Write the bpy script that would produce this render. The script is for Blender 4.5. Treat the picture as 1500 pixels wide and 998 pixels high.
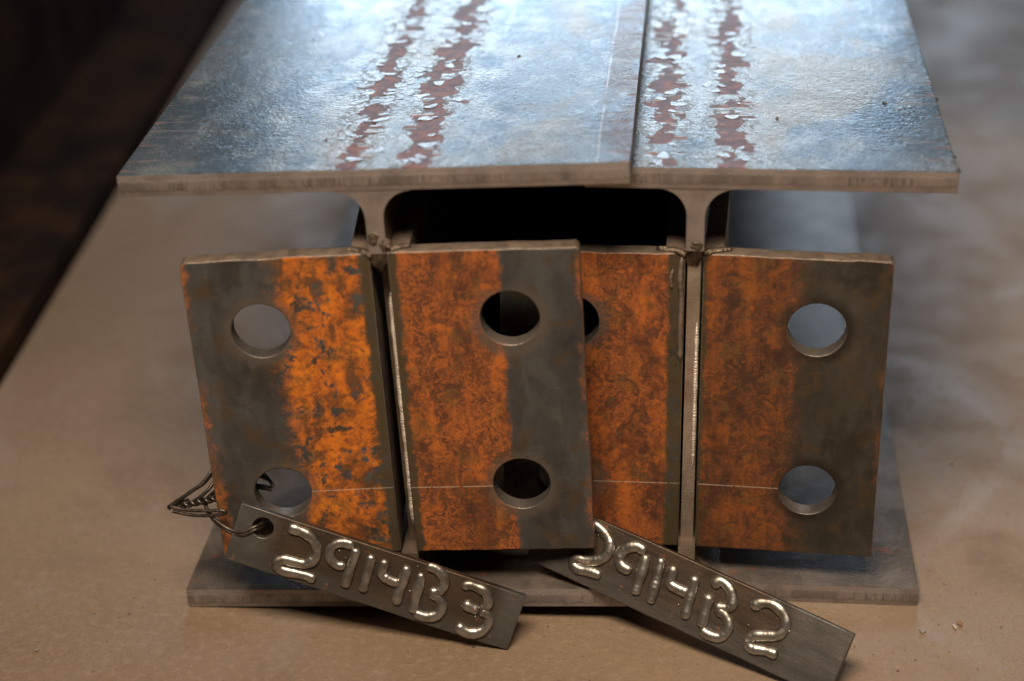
import bpy, bmesh, math, random
from mathutils import Vector, Matrix, noise
import numpy as np

S = 0.0254                      # the scene is measured in inches and built in metres
random.seed(7)
sc = bpy.context.scene
for o in list(bpy.data.objects):
    bpy.data.objects.remove(o, do_unlink=True)

# ------------------------------------------------------------------ camera
FPX, CAMP = 2829.6, Vector((-0.2363, -27.8614, 19.1839))
PITCH, YAW, ROLL = 0.4713, 0.0960, -0.0194
cp, sp, cy, sy = math.cos(PITCH), math.sin(PITCH), math.cos(YAW), math.sin(YAW)
FW = Vector((-sy * cp, cy * cp, -sp)); RT = Vector((cy, sy, 0)); UP = RT.cross(FW)
R2 = math.cos(ROLL) * RT + math.sin(ROLL) * UP
U2 = -math.sin(ROLL) * RT + math.cos(ROLL) * UP
cd = bpy.data.cameras.new('camera'); cam = bpy.data.objects.new('camera', cd)
sc.collection.objects.link(cam); sc.camera = cam
m = Matrix((R2, U2, -FW)).transposed().to_4x4(); m.translation = CAMP * S
cam.matrix_world = m
cd.sensor_width = 36; cd.lens = FPX / 1500 * 36
cd.clip_start = 0.01; cd.clip_end = 200
cd.dof.use_dof = True; cd.dof.focus_distance = 32.0 * S; cd.dof.aperture_fstop = 4.3
cd.dof.aperture_blades = 0

# ------------------------------------------------------------------ light (an indoor shop: no sun, no sky)
w = bpy.data.worlds.new('World'); sc.world = w; w.use_nodes = True
bg = w.node_tree.nodes['Background']
bg.inputs[0].default_value = (0.9, 0.85, 0.8, 1); bg.inputs[1].default_value = 0.035

def area(name, loc, target, sx, sy_, power, col):
    l = bpy.data.lights.new(name, 'AREA'); l.shape = 'RECTANGLE'
    l.size, l.size_y = sx * S, sy_ * S; l.energy = power; l.color = col
    o = bpy.data.objects.new(name, l); sc.collection.objects.link(o)
    o.location = Vector(loc) * S
    o.rotation_euler = (Vector(target) - Vector(loc)).to_track_quat('-Z', 'Y').to_euler()
    return o
area('overhead_shop_lamp', (-3, -25, 46), (0, -4, 2), 20, 12, 21.5, (1.0, 0.80, 0.60))
area('fill_lamp_behind_camera', (-30, -50, 110), (0, 0, 4), 44, 24, 21, (1.0, 0.80, 0.60))  # added soft fill for the upright faces, not a known lamp
area('open_shop_door', (-12, 190, 82), (0, 0, 8), 108, 58, 118, (0.68, 0.84, 1.0))
sc.view_settings.view_transform = 'Standard'; sc.view_settings.look = 'None'
sc.view_settings.exposure = 0.1; sc.view_settings.gamma = 1
sc.cycles.use_denoising = True
sc.cycles.max_bounces = 6; sc.cycles.use_adaptive_sampling = True; sc.cycles.adaptive_threshold = 0.015

# ------------------------------------------------------------------ helpers
def tag(o, label=None, cat=None, group=None, kind=None):
    for k, v in (('label', label), ('category', cat), ('group', group), ('kind', kind)):
        if v: o[k] = v
    return o

def empty(name, loc=(0, 0, 0), rot=(0, 0, 0)):
    o = bpy.data.objects.new(name, None); sc.collection.objects.link(o)
    o.location = Vector(loc) * S; o.rotation_euler = rot; o.empty_display_size = 0.02
    return o

def link(name, me, mats, parent=None, loc=(0, 0, 0), rot=(0, 0, 0), smooth=0.6):
    if not isinstance(mats, (list, tuple)): mats = [mats]
    for mt in mats: me.materials.append(mt)
    if smooth:
        for p in me.polygons: p.use_smooth = True
        me.set_sharp_from_angle(angle=smooth)
    o = bpy.data.objects.new(name, me); sc.collection.objects.link(o)
    o.location = Vector(loc) * S; o.rotation_euler = rot
    if parent: o.parent = parent
    return o

def from_bm(name, bm):
    for v in bm.verts: v.co *= S
    me = bpy.data.meshes.new(name); bm.to_mesh(me); bm.free(); return me

def prism(bm, prof, y0, y1):
    """profile in (x, z), extruded along y"""
    a = [bm.verts.new((x, y0, z)) for x, z in prof]; b = [bm.verts.new((x, y1, z)) for x, z in prof]
    n = len(prof)
    fs = [bm.faces.new(a), bm.faces.new(b[::-1])]
    for i in range(n):
        fs.append(bm.faces.new((a[i], b[i], b[(i + 1) % n], a[(i + 1) % n])))
    bmesh.ops.recalc_face_normals(bm, faces=fs)

def plate(name, outline, holes, thick, bevel=0.02, seg=2):
    """flat plate with round holes: outline in local (x, z); front face at y=0, back at y=thick"""
    cu = bpy.data.curves.new(name, 'CURVE'); cu.dimensions = '2D'; cu.fill_mode = 'BOTH'
    def sp_(pts):
        s = cu.splines.new('POLY'); s.points.add(len(pts) - 1); s.use_cyclic_u = True
        for p, q in zip(s.points, pts): p.co = (q[0] * S, q[1] * S, 0, 1)
    b = bevel
    sp_(outline)
    for hx, hz, r in holes:
        sp_([(hx + r * math.cos(t * math.tau / 48), hz + r * math.sin(t * math.tau / 48)) for t in range(48)])
    cu.extrude = (thick / 2 - b) * S; cu.bevel_depth = b * S; cu.bevel_resolution = seg; cu.offset = -b * S
    o = bpy.data.objects.new(name, cu); sc.collection.objects.link(o)
    dg = bpy.context.evaluated_depsgraph_get(); dg.update()
    me = bpy.data.meshes.new_from_object(o.evaluated_get(dg))
    bpy.data.objects.remove(o); bpy.data.curves.remove(cu)
    me.materials.clear()
    # (x, y, z) -> (x, -z, y): curve front (+z) becomes -y
    for v in me.vertices:
        x, y, z = v.co; v.co = (x, -z + thick / 2 * S, y)
    me.update(); me.name = name
    return me

def catmull(pts, n=8):
    P = [Vector(p) for p in pts]; P = [2 * P[0] - P[1]] + P + [2 * P[-1] - P[-2]]
    out = []
    for i in range(1, len(P) - 2):
        a, b, c, d = P[i - 1:i + 3]
        for k in range(n):
            t = k / n
            out.append(0.5 * ((2 * b) + (c - a) * t + (2 * a - 5 * b + 4 * c - d) * t * t + (3 * b - a - 3 * c + d) * t ** 3))
    out.append(P[-2]); return out

def tube(bm, pts, rad, seg=10, flat=1.0, normal=None, caps=True):
    """sweep a ring along points; rad is a number or a function of (index, count)"""
    n = len(pts); rings = []
    up = normal or Vector((0.123, 0.31, 0.94)).normalized()
    for i, p in enumerate(pts):
        t = (pts[min(i + 1, n - 1)] - pts[max(i - 1, 0)]).normalized()
        s = t.cross(up)
        if s.length < 1e-4: s = t.cross(Vector((1, 0, 0)))
        s.normalize(); u = s.cross(t)
        r = rad(i, n) if callable(rad) else rad
        rings.append([bm.verts.new(p + s * (r * math.cos(a * math.tau / seg)) + u * (r * flat * math.sin(a * math.tau / seg))) for a in range(seg)])
    fs = []
    for a, b in zip(rings, rings[1:]):
        for k in range(seg):
            fs.append(bm.faces.new((a[k], a[(k + 1) % seg], b[(k + 1) % seg], b[k])))
    fs.append(bm.faces.new(rings[0][::-1])); fs.append(bm.faces.new(rings[-1]))
    bmesh.ops.recalc_face_normals(bm, faces=fs)

def lump(bm, c, r, seed, sub=2, amp=0.3):
    g = bmesh.ops.create_icosphere(bm, subdivisions=sub, radius=1.0)
    for v in g['verts']:
        k = 1 + amp * noise.noise(v.co * 1.7 + Vector((seed * 3.1, seed, 0)))
        v.co = Vector((c[0] + v.co.x * r[0] * k, c[1] + v.co.y * r[1] * k, c[2] + v.co.z * r[2] * k))

# ------------------------------------------------------------------ node shorthand
class N:
    def __init__(s, name):
        s.m = bpy.data.materials.new(name); s.m.use_nodes = True; s.t = s.m.node_tree
        s.b = s.t.nodes['Principled BSDF']
        tc = s.t.nodes.new('ShaderNodeTexCoord'); s.co = s.vm('SCALE', tc.outputs['Object'], sc=1 / S)
        sx = s.t.nodes.new('ShaderNodeSeparateXYZ'); s.t.links.new(s.co, sx.inputs[0])
        s.x, s.y, s.z = sx.outputs
        ge = s.t.nodes.new('ShaderNodeNewGeometry'); s.pointy = ge.outputs['Pointiness']
    def put(s, sock, v):
        if isinstance(v, bpy.types.NodeSocket): s.t.links.new(v, sock)
        elif isinstance(v, (tuple, list)):
            sock.default_value = tuple(v) + ((1,) if len(v) == 3 and sock.type == 'RGBA' else ())
        else: sock.default_value = v
    def vm(s, op, a, b=None, sc=None):
        n = s.t.nodes.new('ShaderNodeVectorMath'); n.operation = op; s.put(n.inputs[0], a)
        if b is not None: s.put(n.inputs[1], b)
        if sc is not None: s.put(n.inputs['Scale'], sc)
        return n.outputs['Value'] if op in ('DOT_PRODUCT', 'LENGTH') else n.outputs[0]
    def f(s, op, a, b=0.0, c=0.0, clamp=False):
        n = s.t.nodes.new('ShaderNodeMath'); n.operation = op; n.use_clamp = clamp
        for i, v in enumerate((a, b, c)): s.put(n.inputs[i], v)
        return n.outputs[0]
    def add(s, a, b): return s.f('ADD', a, b)
    def sub(s, a, b): return s.f('SUBTRACT', a, b)
    def mul(s, a, b): return s.f('MULTIPLY', a, b)
    def abs(s, a): return s.f('ABSOLUTE', a)
    def mx(s, a, b): return s.f('MAXIMUM', a, b)
    def inv(s, a): return s.f('SUBTRACT', 1.0, a)
    def step(s, v, lo, hi, a=0.0, b=1.0):
        n = s.t.nodes.new('ShaderNodeMapRange'); n.interpolation_type = 'SMOOTHSTEP'
        for i, q in enumerate((v, lo, hi, a, b)): s.put(n.inputs[i], q)
        return n.outputs[0]
    def scaled(s, k, off=(0, 0, 0)):
        return s.vm('ADD', s.vm('MULTIPLY', s.co, k), off)
    def noise(s, scale, det=4, rough=.55, dist=0.0, co=None, col=False):
        n = s.t.nodes.new('ShaderNodeTexNoise'); s.put(n.inputs['Vector'], co or s.co)
        n.inputs['Scale'].default_value = scale; n.inputs['Detail'].default_value = det
        n.inputs['Roughness'].default_value = rough; n.inputs['Distortion'].default_value = dist
        return n.outputs['Color'] if col else n.outputs['Fac']
    def vor(s, scale, feature='F1', co=None, rand=1.0):
        n = s.t.nodes.new('ShaderNodeTexVoronoi'); s.put(n.inputs['Vector'], co or s.co)
        n.feature = feature; n.inputs['Scale'].default_value = scale; n.inputs['Randomness'].default_value = rand
        return n
    def xyz(s, a, b, c):
        n = s.t.nodes.new('ShaderNodeCombineXYZ')
        for i, v in enumerate((a, b, c)): s.put(n.inputs[i], v)
        return n.outputs[0]
    def sep(s, v):
        n = s.t.nodes.new('ShaderNodeSeparateXYZ'); s.put(n.inputs[0], v); return n.outputs
    def mix(s, fac, a, b):
        n = s.t.nodes.new('ShaderNodeMix'); n.data_type = 'RGBA'
        s.put(n.inputs[0], fac); s.put(n.inputs[6], a); s.put(n.inputs[7], b); return n.outputs[2]
    def bump(s, h, dist, strength=1.0, prev=None):
        n = s.t.nodes.new('ShaderNodeBump'); n.inputs['Strength'].default_value = strength
        n.inputs['Distance'].default_value = dist * S; s.put(n.inputs['Height'], h)
        if prev: s.put(n.inputs['Normal'], prev)
        return n.outputs[0]
    def done(s, col, rough, metal=0.0, normal=None, spec=0.5):
        s.put(s.b.inputs['Base Color'], col); s.put(s.b.inputs['Roughness'], rough)
        s.put(s.b.inputs['Metallic'], metal); s.put(s.b.inputs['Specular IOR Level'], spec)
        if normal: s.put(s.b.inputs['Normal'], normal)
        return s.m

# ------------------------------------------------------------------ materials
def mat_floor():
    n = N('dusty_concrete')
    big = n.noise(0.09, 3, .5); mid = n.noise(0.5, 5, .6, .4); fine = n.noise(6, 4, .7); grit = n.noise(15, 3, .65)
    c = n.mix(n.step(big, .35, .65), (.160, .112, .072), (.205, .150, .102))
    c = n.mix(n.mul(n.step(mid, .48, .75), .6), c, (.13, .098, .072))
    c = n.mix(n.mul(n.step(fine, .45, .72), .42), c, (.27, .205, .15))
    c = n.mix(n.mul(n.step(grit, .58, .70), .5), c, (.075, .053, .036))
    sp = n.vor(2.0); d = sp.outputs['Distance']; rnd = n.sep(sp.outputs['Color'])[0]
    c = n.mix(n.mul(n.step(d, .03, .08, 1, 0), n.step(rnd, .50, .56)), c, (.06, .04, .028))
    st = n.noise(.26, 4, .6, .9, co=n.scaled((1.3, .7, 1), (31, 7, 0)))
    c = n.mix(n.mul(n.step(st, .52, .72), .30), c, (.27, .24, .212))
    far_shade = n.step(n.add(n.noise(.13, 3, .55, .5, co=n.scaled((1, 1, 1), (5, 2, 0))), n.add(n.mul(n.step(n.y, -134, -121), .5), n.mul(n.step(n.x, 4, 9), .22))), .98, 1.16)
    c = n.mix(n.mul(far_shade, .6), c, (.045, .040, .038))  # shade over the far right floor, painted as darker colour
    r = n.add(n.step(mid, .35, .7, .46, .64), n.mul(n.sub(fine, .5), .2))
    r = n.sub(r, n.mul(n.step(st, .48, .68), .10))
    h = n.add(n.mul(fine, .5), n.add(n.mul(grit, .35), n.mul(mid, 1.0)))
    return n.done(c, r, 0, n.bump(h, .05, .8), .3)

def mat_scale(name, stripes, edge, seed, scratch=()):
    """mill scale on a flange top: blue-grey skin, rust showing in flaked stripes along the beam"""
    n = N(name); off = (seed * 5.3, seed * 2.1, 0)
    warp = n.vm('SCALE', n.vm('SUBTRACT', n.noise(4.5, 4, .65, co=n.scaled((1, .8, 1), off), col=True), (.5, .5, .5)), sc=.42)
    co = n.vm('ADD', n.scaled((1, .75, 1), off), warp)
    v = n.vor(4.6, co=co); vp = n.sep(v.outputs['Position']); rc = n.sep(v.outputs['Color'])
    cx = n.sub(vp[0], off[0])                       # x of the flake's own centre
    ln = n.noise(1.0, 3, .6, co=n.xyz(seed, n.mul(n.y, 1.5), 0))
    rust = None; zone = None
    for x0, wd in stripes:
        wob = n.mul(n.sub(n.noise(.8, 2, .5, co=n.xyz(x0 * 9 + seed, n.y, 0)), .5), .35)
        d = n.abs(n.sub(n.sub(cx, x0), wob))
        d = n.add(d, n.mul(n.sub(rc[0], .5), .20))
        d = n.add(d, n.mul(n.sub(ln, .5), -.45))
        q = n.step(d, wd, wd + .012, 1, 0); rust = q if rust is None else n.mx(rust, q)
        z = n.step(n.abs(n.sub(n.x, x0)), .15, .60, 1, 0); zone = z if zone is None else n.mx(zone, z)
    # short transverse streaks near the rolled edges
    tr = n.noise(1.0, 3, .6, co=n.xyz(n.mul(n.x, .8), n.mul(n.y, 7.5), seed))
    ed = n.step(n.abs(n.sub(n.x, edge[0])), edge[1] - 1.1, edge[1] - .1)
    streak = n.mul(n.step(n.add(tr, n.mul(ed, .10)), .66, .72), ed)
    cell = n.noise(1.6, 5, .65, co=n.scaled((1, .7, 1), off)); patch = n.noise(.42, 4, .6, .5, co=n.scaled((1, .6, 1), off))
    fine = n.noise(13, 3, .7); speck = n.noise(30, 2, .6)
    c = n.mix(n.step(patch, .35, .65), (.095, .145, .195), (.165, .205, .240))
    c = n.mix(n.mul(n.step(fine, .50, .66), .45), c, (.060, .085, .115))
    c = n.mix(n.mul(n.step(speck, .60, .70), .5), c, (.40, .43, .45))
    ctr_sheen = n.step(n.abs(n.sub(n.x, .15)), .4, 2.9, 1, 0)
    c = n.mix(n.mul(n.step(n.add(cell, n.mul(ctr_sheen, .18)), .5, .74), .65), c, (.34, .355, .36))  # paler toward the middle: window reflection painted into the colour
    tan = n.mul(n.mul(n.step(n.noise(.55, 4, .6, .6, co=n.scaled((1, .5, 1), (seed * 9, 3, 1))), .50, .66), .6), n.step(n.abs(n.sub(n.x, 1.2)), 1.6, 2.6, 1, .15))
    c = n.mix(tan, c, (.235, .19, .14))
    c = n.mix(n.mul(zone, .32), c, (.38, .39, .385))
    # crackle lines of lifting scale
    ve = n.vor(4.6, 'DISTANCE_TO_EDGE', co=co)
    ck = n.mul(n.mul(n.step(ve.outputs['Distance'], .0, .055, 1, 0), zone), n.step(cell, .40, .5))
    sm = n.vor(17, 'DISTANCE_TO_EDGE', co=co); pit = n.step(n.noise(4.5, 4, .7, co=n.scaled((.7, 1.8, 1), off)), .57, .65)
    ck = n.mx(ck, n.mul(pit, n.add(.22, n.mul(zone, .75))))
    c = n.mix(ck, c, (.05, .045, .045))
    rn = n.noise(5, 4, .65)
    rc_ = n.mix(n.step(rn, .4, .70), (.050, .019, .015), (.16, .048, .020))
    # long scratches left by chains, and a worn brown strip beside the outer one
    scr = None
    for sx, amt in scratch:
        wb = n.mul(n.sub(n.noise(.35, 2, .5, co=n.xyz(sx, n.y, seed)), .5), .14)
        q = n.mul(n.mul(n.step(n.abs(n.sub(n.sub(n.x, wb), sx)), .006, .02, 1, 0), n.step(n.noise(1.1, 3, .6, co=n.xyz(sx * 3, n.y, 1)), .36, .5)), amt)
        scr = q if scr is None else n.mx(scr, q)
    if scr is not None:
        worn = n.mul(n.mul(n.step(n.x, 3.35, 3.5), n.step(n.noise(1.8, 4, .65, co=n.scaled((1, .5, 1), (seed, 3, 2))), .36, .56)), .7)
        c = n.mix(worn, c, (.11, .075, .06)); c = n.mix(scr, c, (.6, .62, .64))
    allr = n.mx(rust, n.mul(streak, .85))
    c = n.mix(allr, c, rc_)
    rough = n.add(n.step(patch, .3, .7, .20, .30), n.mul(n.sub(fine, .5), .25))
    rough = n.add(n.mul(rough, n.inv(allr)), n.mul(allr, .5))
    metal = n.mul(n.inv(n.mx(allr, n.mul(ck, .8))), .72)
    # heights: each flake tilts its own way, rust sits lower
    tilt = n.mul(n.vm('DOT_PRODUCT', n.vm('SUBTRACT', co, v.outputs['Position']), n.vm('SUBTRACT', v.outputs['Color'], (.5, .5, .5))), n.add(n.mul(zone, 1.0), .05))
    h = n.add(n.mul(tilt, 1.2), n.mul(n.inv(n.mx(rust, n.mul(ck, .6))), .55))
    nb = n.bump(h, .03, .9)
    nb = n.bump(n.add(fine, n.mul(speck, .4)), .010, .5, nb)
    nb = n.bump(n.noise(1.1, 4, .6, co=n.scaled((1, .7, 1), (seed, 0, 0))), .03, .4, nb)
    return n.done(c, rough, metal, nb, .5)

def mat_cut(name, seed, zc, base=(.295, .260, .250)):
    """torch-cut end face: brown-grey with a dark band of upright drag lines along its middle"""
    n = N(name)
    lines = n.noise(1.0, 2, .6, co=n.xyz(n.mul(n.x, 26), n.mul(n.z, 2.5), seed))
    pres = n.noise(.7, 3, .6, co=n.xyz(n.x, 0, seed * 3)); solid = n.noise(.8, 3, .6, co=n.xyz(n.x, 4, seed * 5))
    blot = n.noise(2.2, 4, .6); fine = n.noise(20, 3, .6)
    c = n.mix(n.step(blot, .38, .68), base, tuple(k * .72 for k in base))
    band = n.step(n.add(n.abs(n.sub(n.z, zc)), n.mul(n.sub(lines, .5), .12)), .06, .11, 1, 0)
    dark = n.mul(band, n.mx(n.mul(n.step(lines, .46, .6), n.step(pres, .40, .52)), n.mul(n.step(solid, .52, .58), .8)))
    c = n.mix(n.mul(dark, .62), c, (.10, .095, .09))
    c = n.mix(n.mul(n.step(fine, .5, .7), .35), c, (.22, .19, .175))
    return n.done(c, .38, .5, n.bump(n.add(n.mul(n.mul(lines, band), 1.0), n.mul(fine, .5)), .02, .7), .5)

def mat_steel(name, a, b, metal=.55, rough=.42, seed=0):
    n = N(name); q = n.noise(1.3, 5, .6, .3, co=n.scaled((1, 1, 1), (seed, 2 * seed, 0))); fi = n.noise(22, 3, .6)
    c = n.mix(n.step(q, .38, .66), a, b)
    rs = n.mul(n.step(n.noise(2.6, 4, .65, co=n.scaled((1, 1, 1), (3 + seed, 1, 5))), .6, .68), .8)
    c = n.mix(rs, c, (.16, .055, .028))
    return n.done(c, n.add(rough, n.mul(n.sub(fi, .5), .3)), n.mul(n.inv(rs), metal), n.bump(n.add(fi, n.mul(q, 1.5)), .02, .5), .5)

def mat_angle(name, seed, heel, edge, bright, mid, dark, cover, grey=(.056, .058, .060), scribe=None, swirl=.5, fade=.12, streak=.6, lowtip=0.0, grain=.4, ochre=.25, holez=((1.25, 4.25)), ring=(.11, .095, .08)):
    """clip angle face: a rust band between two bare grey strips; x runs out from the heel"""
    n = N(name); off = (seed * 7.7, seed * 3.3, seed * 1.9)
    u = n.abs(n.x); co = n.scaled((1, 1, 1), off)
    jag = n.mul(n.sub(n.noise(5.5, 3, .7, co=co), .5), .5)
    jag2 = n.mul(n.sub(n.noise(1.1, 2, .5, co=co), .5), .35)
    uj = n.add(u, n.add(n.mul(jag, fade * 4), jag2))
    uh = n.add(u, n.add(n.mul(jag, .45), n.mul(jag2, .2)))
    band = n.mul(n.step(uh, heel - .03, heel + .05), n.step(uj, edge - fade, edge + fade * .4, 1, 0))
    drop = n.noise(3.2, 4, .68, .3, co=co)
    band = n.mul(band, n.step(drop, cover, cover + .10))
    tipr = n.mul(n.step(n.add(u, n.add(n.mul(jag, .6), n.mul(n.step(n.z, 3.6, .8), .12 * (1 if lowtip else 0)))), 2.84, 2.99), n.mx(n.step(n.noise(1.2, 3, .6, co=co), .42, .6), n.mul(n.step(n.z, 3.4, 1.2), lowtip)))
    spots = n.mul(n.step(n.noise(7, 3, .6, co=n.scaled((1, 1, 1), (off[0] + 9, 4, 1))), .67, .72), n.step(u, edge - .2, edge + .5, .9, .45))
    rust = n.mx(band, n.mx(n.mul(tipr, .75), spots))
    # swirls and grain inside the rust
    wv = n.vm('SCALE', n.vm('SUBTRACT', n.noise(1.3, 3, .62, co=co, col=True), (.5, .5, .5)), sc=1.7)
    wc = n.vm('ADD', n.vm('MULTIPLY', co, (1, 1, .6)), wv)
    s1 = n.noise(3.4, 5, .7, co=wc)
    f2 = n.noise(4.6, 3, .62, 1.1, co=wc)
    fil = n.mul(n.step(n.abs(n.sub(f2, .5)), .01, .06, 1, 0), n.step(s1, .34, .50))
    g = n.noise(15, 4, .7, co=co); ver = n.noise(1.0, 3, .6, co=n.xyz(n.mul(n.x, 4.0), n.mul(n.z, .35), seed))
    bl = n.noise(1.2, 4, .62, .5, co=co)
    tone = n.add(n.add(n.mul(ver, streak), n.mul(bl, 1 - streak)), n.mul(n.sub(s1, .5), .9))
    c = n.mix(n.step(tone, .36, .56), dark, mid)
    c = n.mix(n.mul(n.step(tone, .50, .72), .9), c, bright)
    c = n.mix(n.mul(fil, swirl), c, tuple(min(1, k * 1.25) for k in bright))
    c = n.mix(n.mul(n.step(g, .50, .68), grain), c, dark)
    c = n.mix(n.mul(n.step(n.noise(2.6, 4, .7, co=n.scaled((1, 1, 1), (seed, 9, seed))), .54, .68), .6), c, (.12, .066, .018))
    c = n.mix(n.mul(n.step(n.noise(.9, 4, .65, .6, co=n.scaled((1, 1, .7), (3, seed, seed * 2))), .50, .66), .65), c, tuple(k * .55 for k in dark))
    yl = n.mul(n.step(n.noise(1.7, 4, .65, .3, co=n.scaled((1, 1, 1), (seed * 4, 1, 6))), .58, .68), n.step(g, .40, .55))
    c = n.mix(n.mul(yl, ochre), c, tuple(min(1, a * b) for a, b in zip(bright, (1.05, 1.5, 1.3))))
    gb = n.noise(1.0, 4, .6, co=n.scaled((1.6, 1, .8), off)); gf = n.noise(14, 4, .6, co=co)
    gc = n.mix(n.step(gb, .35, .68), grey, tuple(k * 1.55 for k in grey))
    gc = n.mix(n.mul(n.step(gf, .5, .75), .5), gc, (.065, .048, .034))
    gc = n.mix(n.mul(n.step(n.noise(2.2, 4, .6, co=n.scaled((1, 1, 1), (2, seed, 8))), .50, .66), .7), gc, (.085, .056, .026))
    gc = n.mix(n.mul(n.step(n.noise(.8, 4, .65, .4, co=n.scaled((1, 1, .8), (seed, 7, 3))), .48, .66), .6), gc, tuple(k * .45 for k in grey))
    gc = n.mix(n.mul(n.step(n.noise(1.4, 4, .6, .4, co=n.scaled((1.4, 1, .6), (seed * 2, 1, 9))), .54, .68), .5), gc, tuple(k * 1.9 for k in grey))
    gc = n.mix(n.mul(n.step(u, heel + .12, heel + .0), n.step(drop, .36, .5, .2, .85)), gc, (.085, .062, .030))
    for hz in holez:
        dh = n.vm('LENGTH', n.xyz(n.sub(u, 1.8465), 0, n.sub(n.z, hz)))
        halo = n.mul(n.step(n.add(dh, n.mul(jag, .3)), .50, .72, 1, 0), n.step(gb, .3, .6, .35, .9))
        gc = n.mix(halo, gc, ring); rust = n.mul(rust, n.inv(n.mul(halo, .75)))
    fs = n.noise(1.0, 3, .6, co=n.xyz(n.mul(n.x, 2.2), seed, n.mul(n.z, 16)))
    gc = n.mix(n.mul(n.step(fs, .62, .70), .35), gc, tuple(k * 2.3 for k in grey))
    sp2 = n.step(n.noise(11, 2, .6, co=n.scaled((1, 1, 1), (seed, 4, 2))), .68, .74)
    gc = n.mix(n.mul(sp2, .7), gc, (.02, .016, .012))
    c = n.mix(rust, gc, c)
    r = n.add(n.mul(rust, .40), .40)
    h = n.add(s1, n.mul(g, .3))
    if scribe is not None:
        dash = n.step(n.noise(9, 2, .5, co=n.xyz(n.x, 0, seed)), .36, .46)
        ln = n.mul(n.step(n.abs(n.sub(n.z, scribe)), .006, .013, 1, 0), n.mul(dash, n.step(u, 2.0, 2.1, 1, 0)))
        c = n.mix(n.mul(ln, .5), c, (.50, .43, .35))
    return n.done(c, r, n.mul(n.inv(rust), .35), n.bump(h, .015, .55), .4)

def mat_web_glint(name):
    """web edge highlight painted as pale colour, dark low down, over fine level saw marks"""
    n = N(name); ridg = n.noise(1.0, 3, .6, co=n.xyz(n.mul(n.x, 1.5), 0, n.mul(n.z, 34))); q = n.noise(1.2, 4, .6)
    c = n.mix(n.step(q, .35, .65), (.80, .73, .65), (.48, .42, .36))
    c = n.mix(n.step(n.z, 2.1, 1.3), c, (.06, .05, .045))  # painted highlight fades to dark toward the bottom
    return n.done(c, .34, .45, n.bump(ridg, .045, 1.0), .6)

def mat_tag():
    n = N('tag_steel')
    q = n.noise(1.5, 4, .6, .4); fi = n.noise(24, 3, .6); sx = n.noise(1.0, 3, .6, co=n.xyz(n.mul(n.x, 1.2), 0, n.mul(n.z, 7)))
    c = n.mix(n.step(q, .35, .65), (.045, .033, .025), (.072, .050, .034))
    heat = n.mul(n.step(n.x, .35, .9), n.step(n.x, 4.35, 4.75, 1, 0))
    c = n.mix(heat, n.mix(n.step(q, .3, .7), (.075, .071, .066), (.105, .10, .093)), c)
    low = n.mul(n.step(n.add(n.z, n.mul(n.sub(q, .5), .6)), -.95, -.6, 1, 0), .8)
    c = n.mix(low, c, (.072, .066, .060))
    rs = n.mul(n.step(n.noise(5, 4, .65), .62, .7), .7)
    c = n.mix(rs, c, (.17, .06, .022))
    c = n.mix(n.mul(n.step(fi, .6, .75), .3), c, (.05, .035, .025))
    return n.done(c, n.add(n.step(sx, .3, .7, .34, .5), n.mul(rs, .2)), n.mul(n.inv(rs), .5), n.bump(n.add(fi, n.mul(sx, .6)), .01, .5), .5)

def mat_bead():
    n = N('weld_bead_metal')
    q = n.noise(4, 4, .6); rip = n.noise(16, 3, .6); sp = n.noise(3.2, 3, .6, co=n.scaled((1, 1, 1), (4, 4, 4)))
    c = n.mix(n.step(q, .4, .65), (.42, .405, .375), (.21, .19, .165))
    rs = n.step(sp, .70, .76)
    c = n.mix(n.mul(rs, .7), c, (.30, .10, .025))
    return n.done(c, n.add(n.step(q, .35, .7, .30, .40), n.mul(rs, .3)), n.mul(n.inv(rs), .92), n.bump(n.add(n.mul(rip, .25), q), .012, .35), .5)

def mat_plain(name, a, b, rough, metal=0.0, scale=3, bd=.01, spec=.5):
    n = N(name); q = n.noise(scale, 5, .6); fi = n.noise(scale * 8, 3, .6)
    return n.done(n.mix(n.step(q, .35, .68), a, b), n.add(rough, n.mul(n.sub(fi, .5), .25)), metal, n.bump(n.add(q, fi), bd, .6), spec)

# ------------------------------------------------------------------ materials in use
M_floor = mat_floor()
M_topA = mat_scale('mill_scale_flaked', [(-.40, .15), (.66, .22)], (0, 3.97), 1.0, ((1.48, .2), (3.45, .38)))
M_topB = mat_scale('mill_scale_striped', [(-.50, .135), (.56, .15)], (0, 3.97), 4.0)
M_cutA = mat_cut('torch_cut_end', 1.0, 7.83); M_cutB = mat_cut('torch_cut_edge', 5.0, .17)
M_cutC = mat_cut('torch_cut_square_end', 8.0, 7.81)
M_edge = mat_plain('sheared_edge_steel', (.25, .20, .16), (.14, .11, .09), .40, .45, 5, .02)
M_webB = mat_steel('sawn_web_end', (.24, .19, .155), (.36, .30, .25), .5, .40, 9); M_shine = mat_web_glint('web_edge_glint')
M_side = mat_steel('rolled_edge_steel', (.10, .09, .085), (.19, .165, .145))
M_low = mat_steel('lower_flange_steel', (.105, .088, .076), (.19, .16, .14), .45, .34, 3)
M_web = mat_steel('web_steel', (.10, .075, .055), (.17, .13, .10), .5, .42, 6)
M_bead = mat_bead(); M_tag = mat_tag()
M_blob = mat_plain('weld_metal', (.07, .052, .040), (.21, .165, .125), .30, .8, 5, .035)
M_wire = mat_plain('annealed_wire', (.055, .047, .042), (.12, .10, .085), .34, .8, 9, .004)
M_flake = mat_plain('loose_scale', (.52, .55, .58), (.38, .40, .43), .20, .8, 8, .006)
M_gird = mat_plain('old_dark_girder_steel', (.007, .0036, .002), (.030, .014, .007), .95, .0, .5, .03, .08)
M_grit = mat_plain('floor_grit', (.10, .07, .045), (.26, .20, .15), .7, 0, 12, .003)
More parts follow.
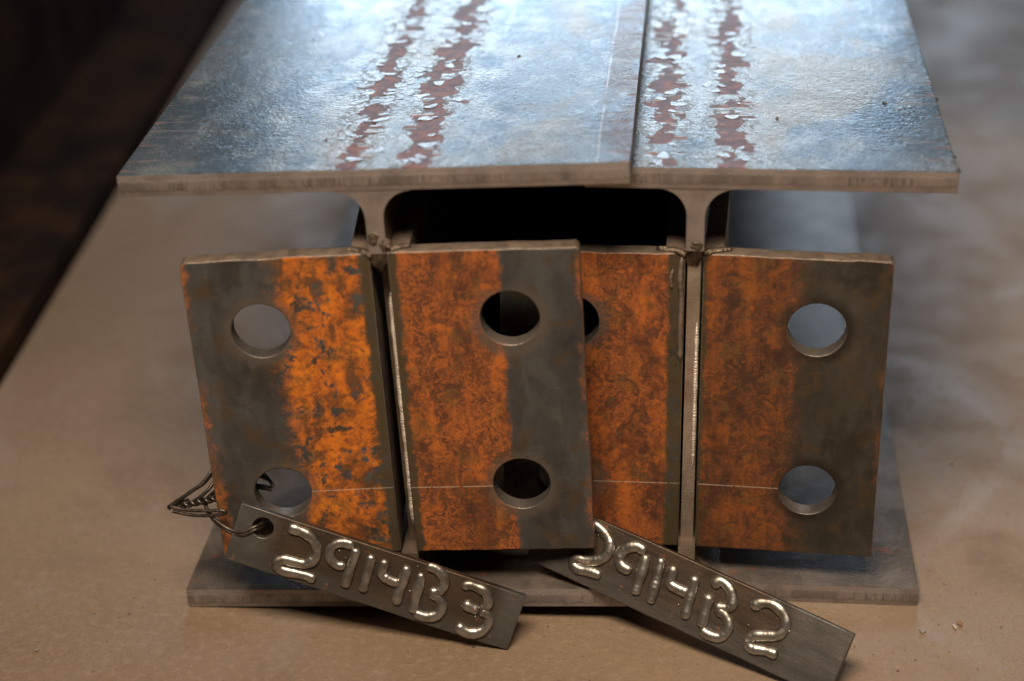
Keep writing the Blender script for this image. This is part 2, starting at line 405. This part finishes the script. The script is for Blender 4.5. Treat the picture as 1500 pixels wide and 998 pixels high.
M_chipg = mat_plain('grey_chip', (.30, .28, .26), (.20, .18, .165), .5, .2, 9, .01)
M_chipt = mat_plain('tan_chip', (.26, .15, .085), (.20, .115, .065), .7, 0, 9, .01)
M_chipw = mat_plain('pale_chip', (.42, .36, .30), (.34, .29, .24), .5, 0, 9, .005)
M_aL = mat_angle('rust_angle_orange', 1, .17, 1.66, (.62, .175, .010), (.42, .115, .012), (.115, .045, .016), .36, scribe=1.25, swirl=.10, fade=.30, streak=.30, lowtip=.9, grain=.65, ochre=.3)
M_aR = mat_angle('rust_angle_swirled', 2, .12, 1.74, (.37, .102, .015), (.185, .057, .018), (.088, .033, .016), .14, scribe=1.25, swirl=.65, fade=.07, streak=.75, grain=.30)
M_bL = mat_angle('rust_angle_ruddy', 3, .24, 1.75, (.38, .103, .015), (.19, .057, .017), (.085, .031, .015), .22, scribe=1.25, swirl=.5, fade=.10, streak=.65, grain=.40)
M_bR = mat_angle('rust_angle_brown', 5, .05, 1.66, (.24, .068, .011), (.105, .037, .013), (.052, .022, .011), .26, grey=(.044, .040, .034), scribe=1.25, swirl=.35, fade=.34, streak=.55, grain=.5, ring=(.022, .018, .015))

# ------------------------------------------------------------------ floor and the old girder in the dark
bm = bmesh.new(); bmesh.ops.create_grid(bm, x_segments=8, y_segments=8, size=300)
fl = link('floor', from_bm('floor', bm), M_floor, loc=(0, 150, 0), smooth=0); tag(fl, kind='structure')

def box(x0, x1, y0, y1, z0, z1, bev=.03, seg=2):
    bm = bmesh.new(); bmesh.ops.create_cube(bm, size=1)
    for v in bm.verts:
        v.co = Vector(((x0 + x1) / 2 + v.co.x * (x1 - x0), (y0 + y1) / 2 + v.co.y * (y1 - y0), (z0 + z1) / 2 + v.co.z * (z1 - z0)))
    if bev: bmesh.ops.bevel(bm, geom=list(bm.edges), offset=bev, segments=seg, affect='EDGES', profile=.6)
    return bm

gi = empty('girder', (-17.4, 0, 0), (0, 0, .035))
tag(gi, 'large dark rusty girder lying in the shadow behind the left beam', 'girder', kind='thing')
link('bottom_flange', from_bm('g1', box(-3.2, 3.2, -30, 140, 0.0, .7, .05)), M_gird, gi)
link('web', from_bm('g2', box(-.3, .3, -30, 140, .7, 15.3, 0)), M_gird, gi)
link('top_flange', from_bm('g3', box(-3.2, 3.2, -30, 140, 15.3, 16, .05)), M_gird, gi)  # out of view; overhang added to keep lamp light off the girder

# ------------------------------------------------------------------ beams
W, TF, LEN = 3.9656, .3617, 150.0

def set_idx(me, rule):
    for p in me.polygons: p.material_index = rule(p.normal)

def flange(name, parent, x0, x1, z0, z1, mats, cx, skew=0.0):
    bm = box(x0, x1, 0, LEN, z0, z1, .035)
    for v in bm.verts:
        if v.co.y < 1: v.co.y += skew * (v.co.x - x0) / (x1 - x0)
    me = from_bm(name, bm); set_idx(me, lambda n: 1 if n.y < -.75 else (0 if n.z > .4 else 2))
    return link(name, me, mats, parent, (cx, 0, 0))

def make_web(parent, cx, H, xl, xr, rec, endmat, r=.46):
    bm = bmesh.new(); h = .1425
    def arc(cx_, cz, a0, a1, k=8): return [(cx_ + r * math.cos(a0 + (a1 - a0) * i / k), cz + r * math.sin(a0 + (a1 - a0) * i / k)) for i in range(k + 1)]
    zt, zb = H - TF - .001, TF + .001; zm = zt - 1.05
    top = [(-h, zm), (h, zm)] + arc(h + r, zt - r, math.pi, math.pi / 2) + arc(-h - r, zt - r, math.pi / 2, 0)
    prism(bm, top, .02, LEN)
    bot = [(h, zb + .7), (-h, zb + .7)] + arc(-h - r, zb + r, 0, -math.pi / 2) + arc(h + r, zb + r, -math.pi / 2, -math.pi)
    prism(bm, bot, .04, LEN)
    prism(bm, [(xl, zb + .7), (xr, zb + .7), (xr, zm), (xl, zm)], rec, LEN)
    me = from_bm('web', bm)
    for p in me.polygons:
        if p.normal.y < -.75: p.material_index = 1 if p.center.z > zm * S else 2
    return link('web', me, [M_web, M_cutA, endmat], parent, (cx, 0, 0))

def clip_angle(parent, cx, side, yf, bend, zt, mat, gauge=1.8465, L=2.985, dz=(0, 0), r=.47, nick=.05, dg=0.0):
    t = .3125; h = .1425
    k = nick
    rnd = random.Random(int(cx * 10 + side * 3 + zt * 7))
    pts = []
    # outline with slightly uneven sheared edges
    for i in range(14): pts.append((L * i / 13, rnd.uniform(-.008, .008)))
    pts[-1] = (L - k * .5, 0); pts += [(L, k * .5)]
    for i in range(1, 14): pts.append((L + rnd.uniform(-.006, .006), 5.5 * i / 14))
    pts += [(L, 5.5 - k), (L - k, 5.5)]
    for i in range(13, -1, -1): pts.append((L * .96 * i / 13, 5.5 + rnd.uniform(-.010, .010)))
    holes = [(gauge + dg, 1.25 + dz[1], r), (gauge, 4.25 + dz[0], r)]
    if side < 0:
        pts = [(-x, z) for x, z in pts][::-1]; holes = [(-x, z, q) for x, z, q in holes]
    me = plate('clip_angle', pts, holes, t, .022)
    bm = bmesh.new(); bm.from_mesh(me)
    b2 = box(0 if side > 0 else -t, t if side > 0 else 0, t + .002, 3.0, 0.02, 5.48, .02)
    for v in b2.verts: v.co *= S
    tmp = bpy.data.meshes.new('tmp'); b2.to_mesh(tmp); b2.free(); bm.from_mesh(tmp); bm.to_mesh(me); bm.free(); bpy.data.meshes.remove(tmp)
    for p in me.polygons:
        p.material_index = 0 if p.normal.y < -.8 and p.center.y < .1 * S else 1
        if p.material_index and p.center.y < t * S and any(math.hypot(p.center.x / S - a, p.center.z / S - b) < c + .03 for a, b, c in holes): p.material_index = 2
    rot = math.atan(bend) if side > 0 else -math.atan(bend)
    return link('clip_angle', me, [mat, M_edge, M_side], parent, (cx + side * h, yf, zt - 5.5), (0, 0, rot), smooth=.7)

def weld(parent, pts, r, mat, seed, name='weld_bead', amp=.35, loc=(0, 0, 0)):
    P = catmull([Vector(p) for p in pts], 10); bm = bmesh.new()
    tube(bm, P, lambda i, n: r * (1 + amp * noise.noise(Vector((i * .33, seed, 0))) + .06 * math.sin(i * 1.9)) * (math.sin(min(1, (i + .4) / 4, (n - i - .6) / 4) * math.pi / 2)), 9)
    return link(name, from_bm(name, bm), mat, parent, loc, smooth=1.2)

# left beam: tipped a little, its right flanges resting on the other beam
TH, YA = .0474, -.0054
HA, HB = 8.0191, 7.985
A = empty('wide_flange_beam', (-4.591 - W, -.8255 + math.sin(YA) * -W, 0), (0, -TH, YA))
tag(A, 'steel I-beam on the left, tipped so its top flange overlaps the other beam', 'steel beam', 'two steel beams side by side', 'thing')
tfA = flange('top_flange', A, -W, W, HA - TF, HA, [M_topA, M_cutA, M_side], W, .05)
flange('bottom_flange', A, -W, W, 0, TF, [M_low, M_cutB, M_side], W)
make_web(A, W, HA, -.05, .1415, .45, M_web)
aL = clip_angle(A, W, -1, .0248, -.0826, 6.62, M_aL, nick=.07)
tag(aL, 'clip angle with bright orange rust band beside bare grey steel')
aR = clip_angle(A, W, 1, -.02, .0223, 6.64, M_aR, dz=(.06, .03))
tag(aR, 'clip angle with swirled brown rust and a bare grey edge')

B = empty('wide_flange_beam', (0, 0, 0))
tag(B, 'steel I-beam on the right, standing level with darker brown rusted end angle', 'steel beam', 'two steel beams side by side', 'thing')
tfB = flange('top_flange', B, -1.75, W + .02, HB - TF, HB, [M_topB, M_cutC, M_side], 0)
flange('bottom_flange', B, -1.30, W, 0, TF - .01, [M_low, M_cutB, M_side], 0)
make_web(B, 0, HB, -.105, .105, .262, M_webB)
bL = clip_angle(B, 0, -1, .2293, 0, 6.42, M_bL, dg=.10)
tag(bL, 'clip angle with ruddy rust, half hidden behind the next angle')
bR = clip_angle(B, 0, 1, .2293, -.0524, 6.42, M_bR)
tag(bR, 'clip angle with dark brown rust fading to bare steel')

# welds at the heels and where the web meets the flange
weld(A, [(W + .12, .10, 5.9), (W + .125, .10, 5.0), (W + .12, .10, 4.0), (W + .125, .10, 3.0), (W + .12, .10, 2.2), (W + .11, .10, 1.6)], .056, M_shine, 1, amp=.3)  # tube carrying the painted bright line beside the web
weld(B, [(.068, .245, 5.2), (.07, .245, 4.4), (.07, .245, 3.4), (.066, .245, 2.5)], .038, M_shine, 2, amp=.3)  # tube added to carry the painted highlight on the web edge
weld(B, [(-.20, .215, 6.38), (-.22, .20, 6.0), (-.19, .205, 5.6), (-.20, .205, 5.0), (-.185, .21, 4.5)], .042, M_edge, 3, amp=.35)
weld(B, [(-.34, .215, 6.15), (-.37, .21, 5.98), (-.35, .215, 5.8)], .026, M_edge, 4, amp=.3)
k = 30
for par, cx, y, beads in ((A, W, 0.0, [([(-.52, .20, 6.60), (-.36, .12, 6.62), (-.20, .07, 6.60), (-.10, .06, 6.52)], .060),
                                      ([(.12, .07, 6.60), (.22, .06, 6.66), (.36, .14, 6.66), (.50, .20, 6.66)], .060),
                                      ([(.16, .04, 6.78), (.19, .03, 6.64)], .055)]),
                         (B, 0, .20, [([(-.62, .20, 6.43), (-.42, .14, 6.44), (-.24, .06, 6.44), (-.13, .04, 6.38)], .058),
                                      ([(.13, .05, 6.42), (.24, .07, 6.45), (.42, .14, 6.44), (.6, .2, 6.44)], .058),
                                      ([(-.10, .02, 6.62), (-.12, .02, 6.50)], .05), ([(.11, .02, 6.66), (.14, .02, 6.52)], .05)])):
    for pts, r in beads:
        k += 1; weld(par, [(x + cx, yy + y, z) for x, yy, z in pts], r, M_blob, k, amp=.3)

for par, c0, r0 in ((A, (W + .0, .12, 6.56), (.17, .10, .30)), (A, (W - .05, .07, 6.86), (.12, .07, .15)), (A, (W + .12, .06, 6.74), (.10, .07, .12)),
                    (B, (-.01, .25, 6.42), (.13, .07, .22)), (B, (.03, .05, 6.66), (.12, .06, .10))):
    bm = bmesh.new(); k += 1; lump(bm, (0, 0, 0), r0, k, 4, .3)
    link('weld_bead', from_bm('weld_bead', bm), M_blob, par, c0, smooth=2.0)

# loose scale flakes curling along the rust stripes
flk = []
for k in range(8):
    bm = bmesh.new(); rr = random.Random(k); nv = 12
    ph = [rr.uniform(0, 6.3) for _ in range(3)]
    ring = []
    for a in range(nv):
        t = a * math.tau / nv; q = .85 + .18 * math.sin(2 * t + ph[0]) + .14 * math.sin(3 * t + ph[1]) + .08 * math.sin(5 * t + ph[2])
        ring.append((math.cos(t) * q, math.sin(t) * q * .75))
    top = [bm.verts.new((x, y, .06 * x * x + .05 * y)) for x, y in ring]; bot = [bm.verts.new((x, y, .06 * x * x + .05 * y - .06)) for x, y in ring]
    c1 = bm.verts.new((0, 0, .03)); fs = []
    for i in range(nv):
        j = (i + 1) % nv
        fs += [bm.faces.new((c1, top[i], top[j])), bm.faces.new((top[i], bot[i], bot[j], top[j]))]
    fs.append(bm.faces.new(bot[::-1])); bmesh.ops.recalc_face_normals(bm, faces=fs)
    me = from_bm('scale_flake', bm); me.materials.append(M_flake)
    for p in me.polygons: p.use_smooth = True
    me.set_sharp_from_angle(angle=.7); flk.append(me)
def flakes(par, cx, H, stripes, count, seed):
    rr = random.Random(seed)
    for i in range(count):
        x0, wd = rr.choice(stripes); y = .12 + rr.random() ** 1.1 * 8.5
        o = bpy.data.objects.new('scale_flake', rr.choice(flk)); sc.collection.objects.link(o); o.parent = par
        s = rr.uniform(.05, .15)
        o.location = Vector((cx + x0 + rr.gauss(0, wd * 1.2), y, H + .012)) * S
        o.scale = (s, s * rr.uniform(.6, 1.2), s); o.rotation_euler = (rr.uniform(-.05, .10), rr.uniform(-.10, .10), rr.uniform(-.6, .6))
flakes(tfA, 0, HA, [(-.36, .17), (.66, .19), (.15, .35)], 60, 3)
flakes(tfB, 0, HB, [(-.48, .12), (.58, .15)], 38, 5)
# spatter specks
for par, x, y, z, r in ((tfA, 1.83, 5.15, HA, .035), (tfB, 3.1, 3.0, HB, .035), (tfB, W + .03, .35, HB - .12, .05), (tfB, W + .03, 3.4, HB - .06, .035), (tfB, W + .025, .75, HB - .05, .03), (tfA, -.9, 1.3, HA, .025), (tfB, 1.3, 2.2, HB, .03)):
    bm = bmesh.new(); lump(bm, (0, 0, 0), (r, r * 1.3, r), x, 2, .5)
    link('spatter', from_bm('spatter', bm), M_wire, par, (x, y, z), smooth=1.2)

# ------------------------------------------------------------------ tags with numbers laid down in weld bead
T1 = [['2', [[[0.846, -0.07], [1.006, -0.05], [1.196, -0.075], [1.336, -0.155], [1.418, -0.29], [1.421, -0.463], [1.309, -0.605], [1.119, -0.639], [0.958, -0.656], [0.863, -0.723], [0.872, -0.81], [0.987, -0.858], [1.212, -0.833], [1.406, -0.816], [1.546, -0.838]]]], ['9', [[[1.988, -0.012], [1.836, -0.002], [1.692, -0.072], [1.628, -0.218], [1.685, -0.372], [1.815, -0.446], [1.948, -0.414]], [[2.034, -0.031], [2.043, -0.208], [2.038, -0.418], [2.037, -0.628], [2.036, -0.795]]]], ['1', [[[2.308, -0.059], [2.319, -0.253], [2.328, -0.493], [2.343, -0.774]]]], ['4', [[[2.557, -0.06], [2.541, -0.239], [2.578, -0.359], [2.72, -0.407], [2.888, -0.413]], [[2.918, -0.047], [2.93, -0.252], [2.93, -0.461], [2.92, -0.639], [2.954, -0.809]]]], ['B', [[[3.184, -0.088], [3.198, -0.299], [3.21, -0.505], [3.229, -0.708], [3.244, -0.861]], [[3.216, 0.061], [3.392, 0.062], [3.537, -0.027], [3.594, -0.164], [3.547, -0.319], [3.405, -0.396]], [[3.405, -0.396], [3.579, -0.448], [3.675, -0.562], [3.649, -0.739], [3.494, -0.849], [3.27, -0.859]]]], ['3', [[[3.894, -0.124], [3.977, -0.032], [4.142, -0.028], [4.287, -0.065], [4.37, -0.177], [4.377, -0.3], [4.286, -0.408]], [[3.98, -0.391], [4.13, -0.42], [4.284, -0.433]], [[4.294, -0.412], [4.453, -0.47], [4.49, -0.625], [4.423, -0.789], [4.279, -0.881], [4.108, -0.869], [4.01, -0.791]]]]]
T2 = [['2', [[[0.841, -0.132], [0.896, -0.027], [1.104, -0.067], [1.278, -0.198], [1.32, -0.382], [1.223, -0.558], [1.015, -0.673], [0.851, -0.712], [0.817, -0.817], [0.935, -0.871], [1.154, -0.823], [1.36, -0.806]]]], ['9', [[[1.923, -0.091], [1.745, -0.064], [1.574, -0.179], [1.53, -0.359], [1.628, -0.494], [1.815, -0.508]], [[1.937, -0.125], [1.979, -0.396], [1.992, -0.631], [2.006, -0.867]]]], ['1', [[[2.204, -0.065], [2.243, -0.32], [2.271, -0.588], [2.313, -0.891]]]], ['4', [[[2.453, -0.088], [2.467, -0.302], [2.517, -0.423], [2.683, -0.445], [2.851, -0.435]], [[2.836, -0.099], [2.878, -0.319], [2.905, -0.586], [2.947, -0.886]]]], ['B', [[[3.174, -0.287], [3.202, -0.493], [3.23, -0.699], [3.255, -0.898]], [[3.17, -0.158], [3.251, -0.019], [3.414, -0.042], [3.551, -0.179], [3.58, -0.348], [3.424, -0.441], [3.327, -0.461]], [[3.375, -0.479], [3.558, -0.531], [3.675, -0.677], [3.614, -0.902], [3.392, -0.955], [3.251, -0.908]]]], ['2', [[[3.91, -0.224], [3.998, -0.078], [4.2, -0.008], [4.408, -0.071], [4.522, -0.215], [4.49, -0.426], [4.3, -0.543], [4.108, -0.638], [4.058, -0.771], [4.149, -0.855], [4.364, -0.796], [4.591, -0.771]]]]]
def steel_tag(q, thick, label, strokes, hole, va, vb, r):
    a, b, c = q[3:6]; l, h = q[6:8]
    ex = Vector((math.cos(a) * math.cos(b), math.sin(a) * math.cos(b), -math.sin(b)))
    n = Vector((0, 0, 1)).cross(ex).normalized(); ey = ex.cross(-n).normalized()
    if ey.z < 0: ey = -ey
    ey2 = math.cos(c) * ey + math.sin(c) * n; n2 = math.cos(c) * n - math.sin(c) * ey
    mm = Matrix((ex, n2, ey2)).transposed().to_4x4(); mm.translation = Vector(q[:3]) * S
    e = bpy.data.objects.new('steel_tag', None); sc.collection.objects.link(e); e.matrix_world = mm
    rr = random.Random(int(l * 100))
    out = [(0, 0), (0, -h)] + [(l * i / 12, -h + rr.uniform(-.006, .006)) for i in range(1, 12)] + [(l, -h + .02), (l, -.01)] + [(l * i / 12, rr.uniform(-.006, .006)) for i in range(11, 0, -1)]
    pl = link('plate', plate('plate', out, [(hole[0], hole[1], hole[2])], thick, .016), M_tag, e, smooth=.6)
    for ch, ss in strokes:
        bm = bmesh.new()
        for k, s in enumerate(ss):
            P = catmull([Vector((x, 0, z * va + vb)) for x, z in s], 9); sd = rr.random() * 50
            # resample evenly so the bead ripples stay even
            acc = [0]
            for p0, p1 in zip(P, P[1:]): acc.append(acc[-1] + (p1 - p0).length)
            m_ = max(6, int(acc[-1] / .018)); Q = []; j = 0
            for i in range(m_ + 1):
                d = acc[-1] * i / m_
                while j < len(acc) - 2 and acc[j + 1] < d: j += 1
                f = (d - acc[j]) / max(1e-6, acc[j + 1] - acc[j]); Q.append(P[j].lerp(P[j + 1], f) + Vector((0, -.012, 0)))
            def rad(i, nn, sd=sd):
                e_ = min(1.0, (i + .5) * .018 / r, (nn - i - .5) * .018 / r)
                e_ = math.sqrt(max(.02, 1 - (1 - e_) ** 2))
                return r * e_ * (1 + .26 * noise.noise(Vector((i * .09, sd, 0))) + .05 * noise.noise(Vector((i * .45, sd, 3))) + .12 * max(0, 1 - (nn - i) / 6))
            tube(bm, Q, rad, 14, .68, Vector((0, -1, 0)))
        o = link('weld_numeral', from_bm('weld_numeral', bm), M_bead, e, smooth=1.4)
        o['label'] = 'shiny raised weld bead forming the character ' + ch
    # small spatter balls
    for i in range(9):
        bm = bmesh.new(); x, z, s = rr.uniform(.8, l - .6), rr.uniform(-h + .1, -.06), rr.uniform(.012, .024)
        lump(bm, (x, -.004, z), (s, s, s), i, 2, .3); link('spatter', from_bm('spatter', bm), M_bead, pl, smooth=1.5)
    return tag(e, label, 'metal tag', 'numbered steel tags')
q1 = (-7.3152 - .012, -1.2574 + .012, 2.3903 + .037, -.0417, .3112, .299, 4.94, 1.008)
q2 = (-2.3193 - .012, .0015 + .02, 1.9273 + .030, -.427, .1756, .5196, 5.5853, 1.14)
steel_tag(q1, .16, 'brown steel tag with weld-bead number 2914B3, wired to the left angle', T1, (.457, -.29, .175), .92, -.09, .087)
steel_tag(q2, .17, 'brown steel tag with weld-bead number 2914B2, leaning in front of right beam', T2, (.36, -.36, .175), .94, -.10, .094)

# ------------------------------------------------------------------ tie wire
tw = empty('tie_wire', (-8.0, -1.0, 2.2)); tag(tw, 'twisted dark tie wire looped around the edge of the left angle', 'wire')
def strand(pts, r=.031):
    P = catmull([Vector(p) - Vector((-8.0, -1.0, 2.2)) for p in pts], 10); bm = bmesh.new(); tube(bm, P, r, 8)
    link('strand', from_bm('strand', bm), M_wire, tw, smooth=1.4)
for o in (0, .055):
    strand([(-6.98, -.98, 1.95 + o), (-7.03, -1.25, 1.98 + o), (-7.12, -1.36, 1.99 + o), (-7.3, -1.40, 1.92 + o), (-7.5, -1.36, 1.905 + o), (-7.72, -1.27, 1.99 + o * .8), (-7.88, -1.15, 2.07 + o * .6), (-8.02, -.92, 2.17 + o), (-7.82, -.66, 2.28 + o), (-7.4, -.6, 2.35 + o), (-6.95, -.62, 2.32 + o)])
strand([(-8.55, -1.08, 2.12), (-8.25, -1.14, 2.10), (-7.92, -1.19, 2.13), (-7.68, -1.22, 2.18), (-7.61, -1.22, 2.22), (-7.68, -1.22, 2.255), (-7.95, -1.19, 2.22), (-8.3, -1.14, 2.19), (-8.58, -1.08, 2.21), (-8.62, -1.02, 2.17), (-8.55, -.98, 2.16), (-8.3, -.96, 2.28)])
strand([(-8.62, -1.07, 2.15), (-8.56, -1.04, 2.23), (-8.3, -.98, 2.40), (-8.05, -.90, 2.575), (-7.84, -.74, 2.78), (-7.5, -.60, 2.74), (-7.1, -.58, 2.6), (-6.9, -.66, 2.4)])
strand([(-8.57, -1.04, 2.16), (-8.30, -.97, 2.40), (-8.04, -.88, 2.555), (-7.82, -.72, 2.72), (-7.45, -.59, 2.68), (-7.0, -.6, 2.5)])
strand([(-8.45, -1.0, 2.19), (-8.2, -.97, 2.27), (-7.98, -.9, 2.43), (-7.80, -.74, 2.58), (-7.4, -.6, 2.55)])
for ph in (0, math.pi):
    strand([(-8.42 + .62 * t, -1.03 + .05 * t + .035 * math.cos(t * 17 + ph), 2.20 + .14 * t + .035 * math.sin(t * 17 + ph)) for t in [i / 16 for i in range(17)]])

# ------------------------------------------------------------------ small things on the floor
def chip(name, label, loc, r, m, seed, cat='chip'):
    bm = bmesh.new(); lump(bm, (0, 0, r[2] * .7), r, seed, 2, .7)
    return tag(link(name, from_bm(name, bm), m, None, loc, (0, 0, seed), smooth=.5), label, cat)
chip('stone_chip', 'small grey chip on the floor right of the bottom flange', (3.97, -.75, 0), (.055, .045, .04), M_chipg, 2)
chip('stone_chip', 'small orange-tan chip on the floor, farthest right', (4.62, -.50, 0), (.07, .04, .035), M_chipt, 5)
bm = box(-.06, .06, -.02, .02, .01, .04, .006)
tag(link('metal_sliver', from_bm('sliver', bm), M_chipw, None, (4.52, -.60, 0), (0, 0, 1.9)), 'tiny pale sliver touching the orange-tan chip on the floor', 'sliver')
bm = bmesh.new(); rr = random.Random(11)
for i in range(1100):
    x, y = rr.uniform(-11, 8), rr.uniform(-6, 12)
    if -8.7 < x < 4.1 and y > -.9: continue
    s = rr.uniform(.006, .019) * (2.0 if rr.random() < .07 else 1)
    lump(bm, (x, y, s * .5), (s * rr.uniform(.8, 1.6), s, s * .7), i, 1, .6)
tag(link('floor_grit', from_bm('floor_grit', bm), M_grit, smooth=.8), 'scattered sand and metal grit on the concrete', 'grit', kind='stuff')
